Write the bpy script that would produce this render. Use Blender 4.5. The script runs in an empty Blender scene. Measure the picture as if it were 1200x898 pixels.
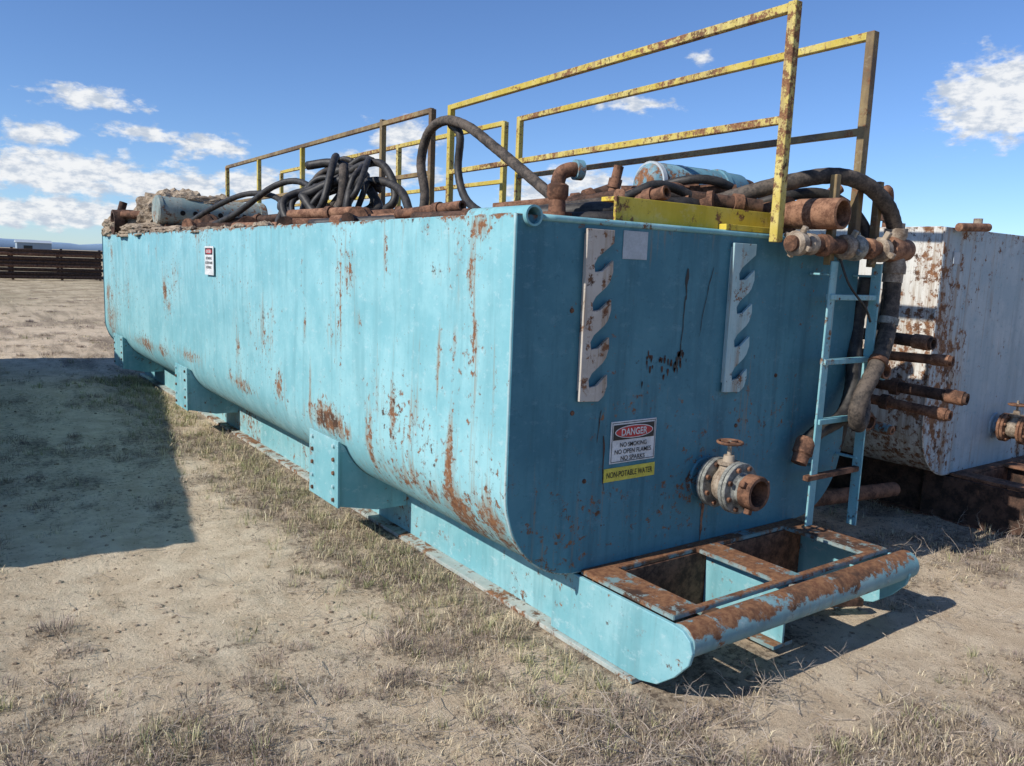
import bpy, bmesh, math, random
import numpy as np
from mathutils import Vector, Matrix, noise
random.seed(7); rng=np.random.default_rng(7)
sc=bpy.context.scene
rad=math.radians
# ---------------------------------------------------------------- materials
class NT:
    def __init__(s,name):
        s.m=bpy.data.materials.new(name); s.m.use_nodes=True; s.t=s.m.node_tree
        s.b=s.t.nodes['Principled BSDF']; s.l=s.t.links.new
        s.geo=s.t.nodes.new('ShaderNodeNewGeometry')
    def n(s,k): return s.t.nodes.new(k)
    def mapped(s,scale=(1,1,1),loc=(0,0,0)):
        m=s.n('ShaderNodeMapping'); m.inputs['Scale'].default_value=scale; m.inputs['Location'].default_value=loc
        s.l(s.geo.outputs['Position'],m.inputs[0]); return m.outputs[0]
    def noise(s,vec,scale,detail=6,rough=.55,dist=0):
        n=s.n('ShaderNodeTexNoise'); n.inputs['Scale'].default_value=scale; n.inputs['Detail'].default_value=detail
        n.inputs['Roughness'].default_value=rough; n.inputs['Distortion'].default_value=dist
        s.l(vec,n.inputs['Vector']); return n.outputs[0]
    def ramp(s,v,a,b,lo=0.,hi=1.):
        n=s.n('ShaderNodeMapRange'); n.inputs['From Min'].default_value=a; n.inputs['From Max'].default_value=b
        n.inputs['To Min'].default_value=lo; n.inputs['To Max'].default_value=hi
        n.interpolation_type='SMOOTHSTEP'; s.l(v,n.inputs['Value']); return n.outputs[0]
    def math(s,op,a,b=None,c=None):
        n=s.n('ShaderNodeMath'); n.operation=op
        for i,x in enumerate((a,b,c)):
            if x is None: continue
            if isinstance(x,(int,float)): n.inputs[i].default_value=x
            else: s.l(x,n.inputs[i])
        return n.outputs[0]
    def mix(s,f,a,b,mode='MIX'):
        n=s.n('ShaderNodeMix'); n.data_type='RGBA'; n.blend_type=mode
        if isinstance(f,(int,float)): n.inputs[0].default_value=f
        else: s.l(f,n.inputs[0])
        for i,x in ((6,a),(7,b)):
            if isinstance(x,tuple): n.inputs[i].default_value=(*x,1) if len(x)==3 else x
            else: s.l(x,n.inputs[i])
        return n.outputs[2]
    def bump(s,h,strength=.3,dist=.01):
        n=s.n('ShaderNodeBump'); n.inputs['Strength'].default_value=strength; n.inputs['Distance'].default_value=dist
        s.l(h,n.inputs['Height']); s.l(n.outputs[0],s.b.inputs['Normal'])
    def sep(s):
        n=s.n('ShaderNodeSeparateXYZ'); s.l(s.geo.outputs['Position'],n.inputs[0]); return n.outputs

RUST=(.15,.066,.034); RUST2=(.27,.135,.065); RUSTD=(.06,.034,.023)
def paint(name,base,fade,rust=.5,streak=.5,low=None,top=None,rough=.5,bump=.35,chalk=.5,fine=1.,attr=False,dark=.72,chalkcol=None,spotscale=13,upface=0):
    s=NT(name); P=s.mapped()
    mid=s.noise(s.mapped((1,1,1),(3,1,7)),4.2,8,.68); fin=s.noise(P,42*fine,4,.7)
    big=s.noise(s.mapped((1,1,1),(11,4,2)),1.1,4)
    col=s.mix(s.ramp(s.math('ADD',s.math('MULTIPLY',big,.5),s.math('MULTIPLY',mid,.5)),.40,.60),base,fade)
    dk=tuple(c*dark for c in base)
    vst=s.noise(s.mapped((6,6,.55),(1,2,3)),1.6,6,.66)
    col=s.mix(s.ramp(vst,.46,.68,0,.55),col,dk)
    sc1=s.noise(s.mapped((3,3,5),(5,5,5)),4,7,.78)
    ch=chalkcol or tuple(min(.8,c*.70+.20) for c in fade)
    col=s.mix(s.ramp(sc1,.54,.66,0,chalk),col,ch)
    col=s.mix(s.ramp(fin,.58,.70,0,.45),col,dk)
    bo=s.math('MULTIPLY',s.math('SUBTRACT',big,.5),.55)
    spots=s.noise(s.mapped((1,1,1),(2,9,4)),spotscale*fine,8,.76)
    at=None
    if attr:
        a=s.n('ShaderNodeAttribute'); a.attribute_name='Col'; at=a.outputs['Fac']
    sv=s.math('ADD',spots,bo)
    if at is not None: sv=s.math('ADD',sv,s.math('MULTIPLY',at,.19))
    if upface:
        nz=s.n('ShaderNodeSeparateXYZ'); s.l(s.geo.outputs['Normal'],nz.inputs[0])
        sv=s.math('ADD',sv,s.ramp(nz.outputs[2],-.1,.9,0,upface))
    m=s.ramp(sv,.685-.14*rust,.76-.14*rust)
    st=s.noise(s.mapped((14,14,.6),(4,4,1)),1.6,7,.76)
    tv=s.math('ADD',st,bo)
    if at is not None: tv=s.math('ADD',tv,s.math('MULTIPLY',at,.30))
    stm=s.ramp(tv,.66-.14*streak,.84-.14*streak,0,.68)
    z=s.sep()[2]
    if low:
        lz=s.ramp(z,low[1],low[0],0,low[2])
        m=s.math('MAXIMUM',m,s.ramp(s.math('ADD',s.noise(s.mapped((7,7,3.2),(8,1,1)),2.4,8,.78),lz),.76,.92))
        stm=s.math('MAXIMUM',stm,s.ramp(s.math('ADD',st,s.math('MULTIPLY',lz,.8)),.68,.88,0,.75))
    if top:
        tz=s.ramp(z,top[0],top[1],0,top[2])
        m=s.math('MAXIMUM',m,s.ramp(s.math('ADD',s.noise(s.mapped((1,1,1),(3,1,7)),11,6,.72),tz),.74,.84))
        tz2=s.ramp(z,top[0]-.40,top[1],0,.15)
        stm=s.math('MAXIMUM',stm,s.ramp(s.math('ADD',st,tz2),.70,.84,0,.55))
    rc=s.mix(s.ramp(fin,.35,.65),RUST,RUST2); rc=s.mix(s.ramp(mid,.5,.66),rc,RUSTD)
    col=s.mix(stm,col,(.28,.185,.105)); col=s.mix(m,col,rc)
    s.l(col,s.b.inputs['Base Color'])
    r=s.math('ADD',s.math('MULTIPLY',m,.3),rough); r=s.math('ADD',r,s.math('MULTIPLY',mid,.2)); s.l(r,s.b.inputs['Roughness'])
    h=s.math('ADD',s.math('MULTIPLY',fin,.14),s.math('MULTIPLY',mid,.35)); h=s.math('SUBTRACT',h,s.math('MULTIPLY',m,.35))
    s.bump(h,bump,.006); s.b.inputs['Specular IOR Level'].default_value=.3
    return s.m
TEAL=(.195,.440,.485); TEALF=(.285,.535,.570)
M_side=paint('teal_side_paint',TEAL,TEALF,.58,.58,low=(.42,.92,.235),top=(1.87,1.95,.30),chalk=.55,attr=True,dark=.80,spotscale=23)
M_end=paint('teal_shaded_end_paint',(.050,.175,.230),(.08,.23,.285),.42,.28,top=(1.84,1.95,.26),low=(.36,.60,.15),chalk=.34,dark=.66,chalkcol=(.16,.31,.36),spotscale=24)  # same teal as the side, darkened so the colour carries the end's shade
M_teal=paint('teal_part_paint',(.17,.40,.44),(.27,.49,.52),.75,.75,chalk=.6,spotscale=18)
M_frame=paint('worn_bumper_paint',(.16,.31,.34),(.27,.39,.39),1.15,1.1,chalk=.6,spotscale=8,upface=.19)
M_rf=paint('rusty_frame_paint',(.14,.27,.29),(.28,.33,.31),1.45,1.1,chalk=.6,chalkcol=(.36,.32,.27),spotscale=8,upface=.11)
M_fl=paint('sunlit_flange_paint',(.36,.42,.40),(.46,.47,.42),1.35,1.0,chalk=.6,spotscale=10)  # sunlit brightness of the bottom flange is put into this pale colour
M_saw=paint('faded_cream_paint',(.47,.41,.34),(.54,.50,.44),1.0,1.2,chalk=.5,spotscale=18)
M_saw2=paint('pale_teal_paint',(.32,.50,.52),(.42,.56,.56),.75,.95,chalk=.5,spotscale=18)
M_yel=paint('worn_yellow_paint',(.50,.38,.06),(.60,.50,.18),1.3,1.25,chalk=.4,fine=1.8)
M_yelb=paint('yellow_beam_paint',(.62,.45,.03),(.66,.52,.10),1.05,.9,chalk=.3)
M_brn=paint('brown_rail_paint',(.13,.085,.05),(.30,.22,.10),.8,.6,chalk=.3,fine=1.6)
M_white=paint('faded_white_paint',(.60,.58,.52),(.68,.66,.60),.95,1.25,low=(.4,1.1,.20),top=(1.95,2.1,.24),chalk=.4,spotscale=18)
M_pale=paint('pale_blue_shaded_paint',(.33,.41,.45),(.47,.52,.53),.95,1.15,low=(.4,.9,.18),top=(1.9,2.1,.24),chalk=.6,spotscale=12,chalkcol=(.18,.30,.36))  # bluish shade of the white tank's end in base colour; blue patches are paint
M_blue=paint('blue_motor_paint',(.10,.25,.32),(.20,.36,.42),1.2,1.0,chalk=.6)
M_cyl=paint('dusty_cylinder_paint',(.20,.27,.26),(.34,.36,.31),1.1,1.0,chalk=.7,chalkcol=(.42,.36,.28))
def simple(name,c1,c2,rough=.8,scale=12,bump=.5,dist=.006,spec=.3,metal=0,det=6):
    s=NT(name); P=s.mapped(); a=s.noise(P,scale,det,.68); b=s.noise(P,scale*6,3,.7)
    col=s.mix(s.ramp(s.math('ADD',s.math('MULTIPLY',a,.7),s.math('MULTIPLY',b,.3)),.40,.60),c1,c2)
    s.l(col,s.b.inputs['Base Color']); s.b.inputs['Roughness'].default_value=rough; s.b.inputs['Metallic'].default_value=metal
    s.b.inputs['Specular IOR Level'].default_value=spec
    s.bump(s.math('ADD',a,s.math('MULTIPLY',b,.4)),bump,dist); return s.m
M_rust=simple('rusty_steel',(.075,.038,.024),(.24,.12,.07),.85)
M_rust2=simple('orange_rust',(.13,.06,.035),(.32,.17,.10),.85,20)
M_rustdk=simple('dark_rust_and_shade',(.03,.019,.014),(.11,.06,.04),.85)
M_iron=simple('weathered_iron',(.14,.14,.125),(.34,.34,.30),.65,25,.5,.004,.5,.2)
M_tan=simple('tan_galvanised',(.18,.13,.09),(.40,.33,.25),.7,16,.4,.004,.4,.1)
M_rub=simple('black_hose_rubber',(.016,.015,.015),(.05,.045,.04),.55,18,.3,.003,.4)
M_rubb=simple('dusty_hose_rubber',(.035,.030,.026),(.12,.095,.075),.75,14,.4,.004,.3)
M_dirt=simple('dried_mud',(.22,.165,.115),(.46,.37,.27),.95,9,1.,.03,.1)
M_dark=simple('hole_shade_black',(.006,.005,.005),(.012,.01,.009),.9)
def flat(name,c,rough=.5,var=.1):
    return simple(name,tuple(x*(1-var) for x in c),tuple(min(1,x*(1+var)) for x in c),rough,20,.08,.002,.4)
M_sw=flat('sign_white',(.66,.66,.64),.5,.14); M_sr=flat('sign_red',(.50,.035,.035)); M_sk=flat('sign_black',(.02,.02,.02))
M_sy=flat('sign_yellow',(.66,.56,.08),.5,.15); M_lab=flat('grey_label',(.42,.46,.48),.6)
# ---------------------------------------------------------------- mesh helpers
def link(o,parent=None):
    sc.collection.objects.link(o)
    if parent is not None: o.parent=parent
    return o
def empty(name,loc=(0,0,0),rz=0):
    e=bpy.data.objects.new(name,None); e.empty_display_size=.3; e.location=loc; e.rotation_euler=(0,0,rz); return link(e)
def mesh(name,V,Fc,mat,parent=None,smooth=False):
    me=bpy.data.meshes.new(name); me.from_pydata([tuple(v) for v in V],[],Fc)
    for m in (mat if isinstance(mat,(list,tuple)) else [mat]): me.materials.append(m)
    if smooth: me.polygons.foreach_set('use_smooth',[True]*len(me.polygons))
    me.update(); return link(bpy.data.objects.new(name,me),parent)
def box(name,a,b,mat,parent=None,bev=.004,rot=None):
    bm=bmesh.new(); bmesh.ops.create_cube(bm,size=1)
    a=Vector(a); b=Vector(b); d=b-a; c=(a+b)/2
    for v in bm.verts: v.co=Vector((v.co.x*d.x,v.co.y*d.y,v.co.z*d.z))
    if bev: bmesh.ops.bevel(bm,geom=list(bm.edges),offset=min(bev,.45*min(abs(x) for x in d)),segments=2,affect='EDGES',profile=.6)
    if rot: bmesh.ops.rotate(bm,cent=(0,0,0),matrix=rot,verts=bm.verts)
    for v in bm.verts: v.co+=c
    me=bpy.data.meshes.new(name); bm.to_mesh(me); bm.free(); me.materials.append(mat)
    return link(bpy.data.objects.new(name,me),parent)
def beam(name,p,q,w,h,mat,parent=None):
    p=Vector(p);q=Vector(q);d=q-p;L=d.length
    R=d.to_track_quat('Z','Y').to_matrix()
    bm=bmesh.new(); bmesh.ops.create_cube(bm,size=1)
    for v in bm.verts: v.co=Vector((v.co.x*w,v.co.y*h,v.co.z*L))
    bmesh.ops.bevel(bm,geom=list(bm.edges),offset=.003,segments=1,affect='EDGES')
    for v in bm.verts: v.co=R@v.co+(p+q)/2
    me=bpy.data.meshes.new(name); bm.to_mesh(me); bm.free(); me.materials.append(mat)
    return link(bpy.data.objects.new(name,me),parent)
def frame(d):
    d=Vector(d).normalized(); a=Vector((0,0,1)) if abs(d.z)<.9 else Vector((1,0,0))
    u=d.cross(a).normalized(); return d,u,d.cross(u)
def lathe(name,p,d,prof,mat,parent=None,n=28,sharp=True):
    p=Vector(p); d,u,w=frame(d); V=[];Fc=[]
    for s,r in prof:
        for i in range(n):
            a=2*math.pi*i/n; V.append(p+d*s+(u*math.cos(a)+w*math.sin(a))*r)
    for k in range(len(prof)-1):
        for i in range(n):
            j=(i+1)%n; Fc.append((k*n+i,k*n+j,(k+1)*n+j,(k+1)*n+i))
    o=mesh(name,V,Fc,mat,parent,True)
    bm=bmesh.new(); bm.from_mesh(o.data); bmesh.ops.recalc_face_normals(bm,faces=bm.faces); bm.to_mesh(o.data); bm.free()
    if sharp:
        try: o.data.set_sharp_from_angle(angle=rad(35))
        except Exception: pass
    return o
def pipe(name,p,q,r,mat,parent=None,open_end=True,wall=.012,n=24):
    p=Vector(p);q=Vector(q);L=(q-p).length
    pr=[(0,r*.01),(0,r),(L,r)]
    if open_end: pr+=[(L,r-wall),(L-min(.25,L*.8),r-wall),(L-min(.25,L*.8),.0005)]
    else: pr+=[(L,.0005)]
    return lathe(name,p,q-p,pr,mat,parent,n)
def spline(pts,n=10):
    P=[Vector(p) for p in pts]; P=[P[0]*2-P[1]]+P+[P[-1]*2-P[-2]]; out=[]
    for i in range(1,len(P)-2):
        for k in range(n):
            t=k/n; a,b,c,d=P[i-1],P[i],P[i+1],P[i+2]
            out.append(.5*((2*b)+(c-a)*t+(2*a-5*b+4*c-d)*t*t+(3*b-a-3*c+d)*t**3))
    out.append(P[-2]); return out
def tube(name,pts,r,mat,parent=None,n=14,seg=10,rib=0.,smoothpath=True):
    S=spline(pts,seg) if smoothpath else [Vector(p) for p in pts]
    V=[];Fc=[];u=None
    for i,c in enumerate(S):
        t=(S[min(i+1,len(S)-1)]-S[max(i-1,0)]).normalized()
        if u is None: _,u,_w=frame(t)
        u=(u-t*u.dot(t)).normalized(); w=t.cross(u)
        rr=r*(1+(rib if i%2 else -rib))
        for k in range(n):
            a=2*math.pi*k/n; V.append(c+(u*math.cos(a)+w*math.sin(a))*rr)
    for i in range(len(S)-1):
        for k in range(n):
            j=(k+1)%n; Fc.append((i*n+k,i*n+j,(i+1)*n+j,(i+1)*n+k))
    Fc.append(tuple(range(n))[::-1]); Fc.append(tuple((len(S)-1)*n+k for k in range(n)))
    return mesh(name,V,Fc,mat,parent,True)
def extrude_poly(name,pts,axis,a,b,mat,parent=None,bev=0):
    def P(p,t): return (p[0],t,p[1]) if axis==1 else (t,p[0],p[1])
    n=len(pts); V=[P(p,a) for p in pts]+[P(p,b) for p in pts]
    Fc=[tuple(range(n)),tuple(range(n,2*n))[::-1]]+[(i,i+n,(i+1)%n+n,(i+1)%n) for i in range(n)]
    o=mesh(name,V,Fc,mat,parent)
    bm=bmesh.new(); bm.from_mesh(o.data); bmesh.ops.recalc_face_normals(bm,faces=bm.faces)
    if bev: bmesh.ops.bevel(bm,geom=list(bm.edges),offset=bev,segments=1,affect='EDGES')
    bm.to_mesh(o.data); bm.free(); return o
def text(name,body,w,h,loc,face,mat,parent,bold=.0):
    cu=bpy.data.curves.new(name,'FONT'); cu.body=body; cu.align_x='CENTER'; cu.align_y='CENTER'; cu.offset=bold
    o=bpy.data.objects.new(name,cu); sc.collection.objects.link(o); bpy.context.view_layer.update()
    me=bpy.data.meshes.new_from_object(o.evaluated_get(bpy.context.evaluated_depsgraph_get()))
    bpy.data.objects.remove(o)
    co=np.empty(len(me.vertices)*3); me.vertices.foreach_get('co',co); co=co.reshape(-1,3)
    mn=co.min(0);mx=co.max(0); co=(co-(mn+mx)/2)/np.maximum(mx-mn,1e-6)*np.array([w,h,1]); co[:,2]=0
    me.vertices.foreach_set('co',co.ravel()); me.materials.clear(); me.materials.append(mat)
    t=link(bpy.data.objects.new(name,me),parent); t.location=loc
    t.rotation_euler=(rad(90),0,0) if face=='-y' else (rad(90),0,rad(-90)); return t
def blob(name,c,s,mat,parent=None,sub=4,amp=.25,fr=3.,seed=0,sm=False):
    bm=bmesh.new(); bmesh.ops.create_icosphere(bm,subdivisions=sub,radius=1)
    for v in bm.verts:
        n=v.co.copy(); q=n*fr+Vector((seed*7.1,seed*3.3,1))
        f=1+amp*noise.fractal(q,1,2.1,5)*1.4+amp*.4*noise.noise(q*6)
        v.co=Vector((c[0]+n.x*s[0]*f,c[1]+n.y*s[1]*f,c[2]+max(n.z,-.3)*s[2]*f))
    me=bpy.data.meshes.new(name); bm.to_mesh(me); bm.free(); me.materials.append(mat)
    return link(bpy.data.objects.new(name,me),parent)
# ---------------------------------------------------------------- tank
def profile(W,H,zb,R,dz=.05,na=14):
    pts=[]; n=int((H-zb-R)/dz)
    for i in range(n+1): pts.append((0,H-(H-zb-R)*i/n))
    for i in range(1,na+1):
        a=math.pi/2*i/na; pts.append((R-R*math.cos(a),zb+R-R*math.sin(a)))
    m=12
    for i in range(1,m): pts.append((R+(W-2*R)*i/m,zb))
    pts+= [(W-x,z) for x,z in pts[:len(pts)-(m-1)][::-1]]
    return pts
SIDE_RUST=[(1.85,.72,.22,.05,1.0),(1.95,.80,.15,.04,.7),(1.35,.70,.025,.18,.8),(.47,.80,.025,.20,.8),(.40,.55,.08,.10,.9),(.9,.60,.3,.06,.6),(.15,.6,.08,.10,.9),
 (2.75,.85,.06,.08,.8),(1.72,1.45,.012,.26,.7),(5.3,.78,.35,.05,.8),(3.6,.72,.25,.04,.7),(7.0,.7,.6,.05,.7),(9.2,.8,.3,.2,.6),(.60,1.25,.015,.12,.7),(.30,1.45,.012,.16,.6),
 (1.15,1.75,.02,.12,.55),(2.35,1.65,.015,.16,.6),(3.1,1.55,.02,.2,.5),(.25,1.9,.06,.04,.7),(.75,1.9,.05,.04,.6),(1.05,.95,.015,.12,.6),(2.2,1.0,.015,.15,.6),(6.2,1.4,.03,.3,.4),(8.0,1.3,.03,.3,.4),(.12,1.1,.012,.2,.5)]
_r=random.Random(3)
for _ in range(26):
    yy_=_r.uniform(.05,9.5); SIDE_RUST.append((yy_,_r.uniform(.6,1.85),_r.uniform(.008,.03)*(1+yy_*.15),_r.uniform(.02,.10),_r.uniform(.4,.75)))
def tank_body(par,W,L,H,zb,R,ms,me_,seed=0,y0=0.,rust=None):
    dy=.02 if rust else .12
    pr=profile(W,H,zb,R); ny=int(L/dy); V=[];Fc=[]; n=len(pr); A=[]
    for j in range(ny+1):
        y=y0+L*j/ny; rl=[q for q in (rust or []) if abs(y-q[0])<3*q[2]]
        for (x,z) in pr:
            edge=min(1,min(y-y0,L-(y-y0))/.25)*min(1,(H-z)/.15)
            d=(noise.noise(Vector((seed+.3,y*.9,z*1.3)))*.014+noise.noise(Vector((seed+5,y*2.7,z*2.5)))*.007)*edge
            V.append((x+(d if x<W/2 else -d),y,z))
            if rust:
                a=0
                if x<W/2:
                    for (yc,zc,sy,sz,k) in rl:
                        q=((y-yc)/sy)**2+((z-zc)/sz)**2
                        if q<9: a+=k*math.exp(-q*.5)
                A.append((min(a,1.2),)*3+(1,))
    for j in range(ny):
        for i in range(n-1): Fc.append((j*n+i,j*n+i+1,(j+1)*n+i+1,(j+1)*n+i))
    o=mesh('shell',V,Fc,ms,par,True)
    if rust:
        a=o.data.color_attributes.new('Col','FLOAT_COLOR','POINT'); a.data.foreach_set('color',np.array(A,dtype=np.float32).ravel())
    k=.008
    out=[(x+(-k if x<R*.9 else (k if x>W-R*.9 else 0)),z-(k if z<zb+R*.6 else 0)) for x,z in pr]
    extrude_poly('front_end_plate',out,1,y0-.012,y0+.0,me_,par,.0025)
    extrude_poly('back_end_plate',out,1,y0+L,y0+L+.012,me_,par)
    bead=[(x,y0-.002+.003*noise.noise(Vector((x*9,z*15,1))),z) for x,z in out if x<W/2]
    tube('edge_weld',bead,.0065,M_saw2 if rust else ms,par,8,1,smoothpath=False)
    box('top_deck',(.012,y0+.003,H-.07),(W-.012,y0+L-.003,H-.045),M_rust,par)
    box('left_rim',(.012,y0+.03,H-.044),(.075,y0+L-.03,H+.006),ms,par,.006)
    box('right_rim',(W-.075,y0+.03,H-.044),(W-.012,y0+L-.03,H+.006),ms,par,.006)
W,L,H,zb,R=2.44,9.72,1.94,.36,.42
def bracket(par,y1,y2,Rr=R):
    box('bracket_plate',(-.022,y1,.25),(-.006,y2,.66),M_teal,par,.003)
    for k in range(5):
        for yy in (y1+.06,y2-.06):
            z=.29+.083*k
            lathe('bolt',(-.022,yy,z),(-1,0,0),[(0,.013),(.012,.012),(.014,.0005)],M_rust if (k+int(yy*10))%3 else M_saw2,par,8)
    prof=[(Rr-Rr*math.cos(a)+.004,zb+Rr-Rr*math.sin(a)-.004) for a in [math.pi/2*i/12 for i in range(3,13)]]
    for yy in (y1+.015,y2-.035):
        pts=[(-.006,.255),(-.006,.655)]+[(p[0]-.004,p[1]) for p in prof]+[(.47,.35),(.47,.20),(.25,.20)]
        extrude_poly('bracket_gusset',pts,1,yy,yy+.014,M_teal,par)
def skid(par,L,y0=0,W=W,sx=.41,mt=None,mf=None,mg=None):
    mt=mt or M_teal; mf=mf or M_rf; mg=mg or M_fl
    for k,(xa,sg) in enumerate(((sx,1),(W-sx,-1))):
        def X(a,b): return (min(xa+sg*a,xa+sg*b),max(xa+sg*a,xa+sg*b))
        a,b=X(-.025,.16); box('runner_bottom_flange',(a,y0-.42,.0),(b,y0+L-.1,.022),mg,par,.003)
        a,b=X(.055,.075); box('runner_web',(a,y0+.10,.022),(b,y0+L-.1,.345),mt,par,.002)
        a,b=X(.0,.15); box('runner_top_flange',(a,y0+.02,.338),(b,y0+L-.1,.352),mt,par,.003)
        pts=[(.16,.023),(.16,.337),(-.60,.337),(-.66,.33),(-.70,.30),(-.715,.255),(-.70,.20),(-.63,.12),(-.54,.05),(-.44,.023)]
        a,b=X(-.004,.016); extrude_poly('nose_plate',[(y0+p,z) for p,z in pts],0,a,b,mt,par,.003)
    y=y0
    lathe('bumper_pipe',(sx+.013,y-.64,.276),(1,0,0),[(0,.0005),(0,.070),(.002,.072),(W-2*sx+.07,.072),(W-2*sx+.075,.068),(W-2*sx+.075,.0005)],M_frame if mt==M_teal else mf,par,36)
    xa,xb=sx+.018,W-sx-.018; ya,yb=y-.59,y-.015; zt,zl=.362,.340
    xs=[xa,xa+.17,1.13,1.29,xb-.17,xb]; ys=[ya,y-.555,y-.085,yb]
    V=[];Fc=[]
    for zz in (zt,zl):
        for yy in ys:
            for xx in xs: V.append((xx,yy,zz))
    def I(i,j,k): return k*24+j*6+i
    solid=lambda i,j: 0<=i<5 and 0<=j<3 and not (j==1 and i in (1,3))
    for i in range(5):
        for j in range(3):
            if not solid(i,j): continue
            Fc.append((I(i,j,0),I(i+1,j,0),I(i+1,j+1,0),I(i,j+1,0))); Fc.append((I(i,j,1),I(i,j+1,1),I(i+1,j+1,1),I(i+1,j,1)))
            if not solid(i-1,j): Fc.append((I(i,j,0),I(i,j+1,0),I(i,j+1,1),I(i,j,1)))
            if not solid(i+1,j): Fc.append((I(i+1,j,0),I(i+1,j,1),I(i+1,j+1,1),I(i+1,j+1,0)))
            if not solid(i,j-1): Fc.append((I(i,j,0),I(i,j,1),I(i+1,j,1),I(i+1,j,0)))
            if not solid(i,j+1): Fc.append((I(i,j+1,0),I(i+1,j+1,0),I(i+1,j+1,1),I(i,j+1,1)))
    o=mesh('welded_frame_top',V,Fc,mf,par)
    bm=bmesh.new(); bm.from_mesh(o.data); bmesh.ops.recalc_face_normals(bm,faces=bm.faces); bmesh.ops.bevel(bm,geom=[e_ for e_ in bm.edges if e_.calc_face_angle(0)>.5],offset=.003,segments=2,affect='EDGES'); bm.to_mesh(o.data); bm.free()
    box('frame_back_web',(sx+.03,y-.09,.03),(W-sx-.03,y-.078,.338),M_rust,par,.002)
    box('frame_middle_web',(1.20,y-.57,.04),(1.215,y-.092,.338),mt,par,.002)
    box('frame_middle_foot',(1.14,y-.57,.02),(1.28,y-.092,.039),mf,par,.002)
    beam('floor_brace',(sx+.1,y-.52,.07),(1.15,y-.2,.07),.06,.04,M_rustdk,par)
    beam('floor_brace',(1.3,y-.2,.07),(W-sx-.1,y-.52,.07),.06,.04,M_rustdk,par)
    yy=y0+1.0
    while yy<y0+L-.3:
        box('cross_member',(sx+.08,yy,.06),(W-sx-.08,yy+.12,.335),mt,par,.004); yy+=1.15
tank=empty('steel_mud_tank')
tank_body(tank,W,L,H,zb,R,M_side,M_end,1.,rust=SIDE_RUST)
skid(tank,L)
for a,b in ((1.70,2.15),(5.22,5.68),(8.40,9.0)): bracket(tank,a,b)
lathe('corner_pipe',(.062,-.035,1.935),(0,1,0),[(.15,.0005),(.15,.034),(0,.034),(0,.043),(.45,.043),(.45,.0005)],M_teal,tank,24)
tube('front_top_lip',[(.11,-.012,1.932),(.5,-.012,1.932),(1.2,-.012,1.932),(2.0,-.012,1.932),(2.44,-.012,1.932)],.014,M_teal,tank,8,4)
box('yellow_beam_web',(.56,.03,1.945),(1.68,.045,2.055),M_yelb,tank,.003)
box('yellow_beam_flange',(.56,.046,2.035),(1.68,.13,2.055),M_yelb,tank,.003)
box('yellow_beam_foot',(1.25,-.02,1.945),(1.70,.028,1.975),M_yelb,tank,.004)
def hanger(x0,zt,mat,w=.15):
    par=empty('notched_hanger_bracket')
    p=[(x0,zt),(x0+w,zt),(x0+w,zt-.055)]; z=zt-.055
    for k in range(4):
        p+=[(x0+w*.80,z-.022),(x0+w*.42,z-.065),(x0+w*.30,z-.095),(x0+w*.34,z-.128),(x0+w*.62,z-.122),(x0+w*1.0,z-.075),(x0+w*1.02,z-.125),(x0+w*.92,z-.168)]
        z-=.168
    p+=[(x0+w*.85,z-.01),(x0+w*.72,z-.025),(x0,z-.02)]
    extrude_poly('notched_plate',p,1,-.040,-.024,mat,par,.0015)
    box('mount_strip',(x0+.005,-.0235,zt-.70),(x0+.04,-.0125,zt-.02),mat,par,.001)
hanger(.345,1.90,M_saw,.155); hanger(1.30,1.885,M_saw2,.17)
# signs
def danger(par_name,x0,x1,z0,z1,y):
    e=empty(par_name); xc=(x0+x1)/2
    box('sign_plate',(x0,y-.004,z0),(x1,y,z1),M_sw,e,.001)
    f=y-.0055
    def rect(n,a,b,c,d,m,yy): return mesh(n,[(a,yy,c),(b,yy,c),(b,yy,d),(a,yy,d)],[(0,1,2,3)],m,e)
    t=.003
    for n,a,b,c,d in (('border_top',x0+.006,x1-.006,z1-.006-t,z1-.006),('border_bottom',x0+.006,x1-.006,z0+.006,z0+.006+t),('border_left',x0+.006,x0+.006+t,z0+.006+t,z1-.006-t),('border_right',x1-.006-t,x1-.006,z0+.006+t,z1-.006-t)): rect(n,a,b,c,d,M_sk,f)
    rect('danger_panel',x0+.014,x1-.014,z1-.088,z1-.016,M_sk,f)
    zc=z1-.052
    for rx,rz,m,yy in ((.122,.031,M_sw,f-.001),(.117,.027,M_sr,f-.002)):
        V=[(xc+rx*math.cos(a),yy,zc+rz*math.sin(a)) for a in [2*math.pi*i/40 for i in range(40)]]
        mesh('danger_oval',V,[tuple(range(40))],m,e)
    text('danger_word','DANGER',.165,.034,(xc,f-.003,zc),'-y',M_sw,e,.02)
    for i,(s,wd) in enumerate((('NO SMOKING',.17),('NO OPEN FLAMES',.235),('NO SPARKS',.155))):
        text('warning_line','%s'%s,wd,.022,(xc,f-.0005,z1-.112-.032*i),'-y',M_sk,e,.01)
danger('danger_sign',.565,.855,.842,1.040,-.013)
e=empty('non_potable_water_sign'); box('sign_plate',(.535,-.017,.758),(.862,-.0125,.822),M_sy,e,.001)
text('sign_words','NON-POTABLE WATER',.295,.028,(.698,-.0185,.790),'-y',M_sk,e,.01)
e=empty('blank_label'); box('label_plate',(.575,-.0165,1.78),(.725,-.0125,1.905),M_lab,e,.001)
e=empty('danger_sign'); 
box('sign_plate',(-.022,4.27,1.56),(-.016,4.53,1.80),M_sw,e,.001)
mesh('danger_panel',[(-.0235,4.29,1.73),(-.0235,4.51,1.73),(-.0235,4.51,1.785),(-.0235,4.29,1.785)],[(0,1,2,3)],M_sk,e)
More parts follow.
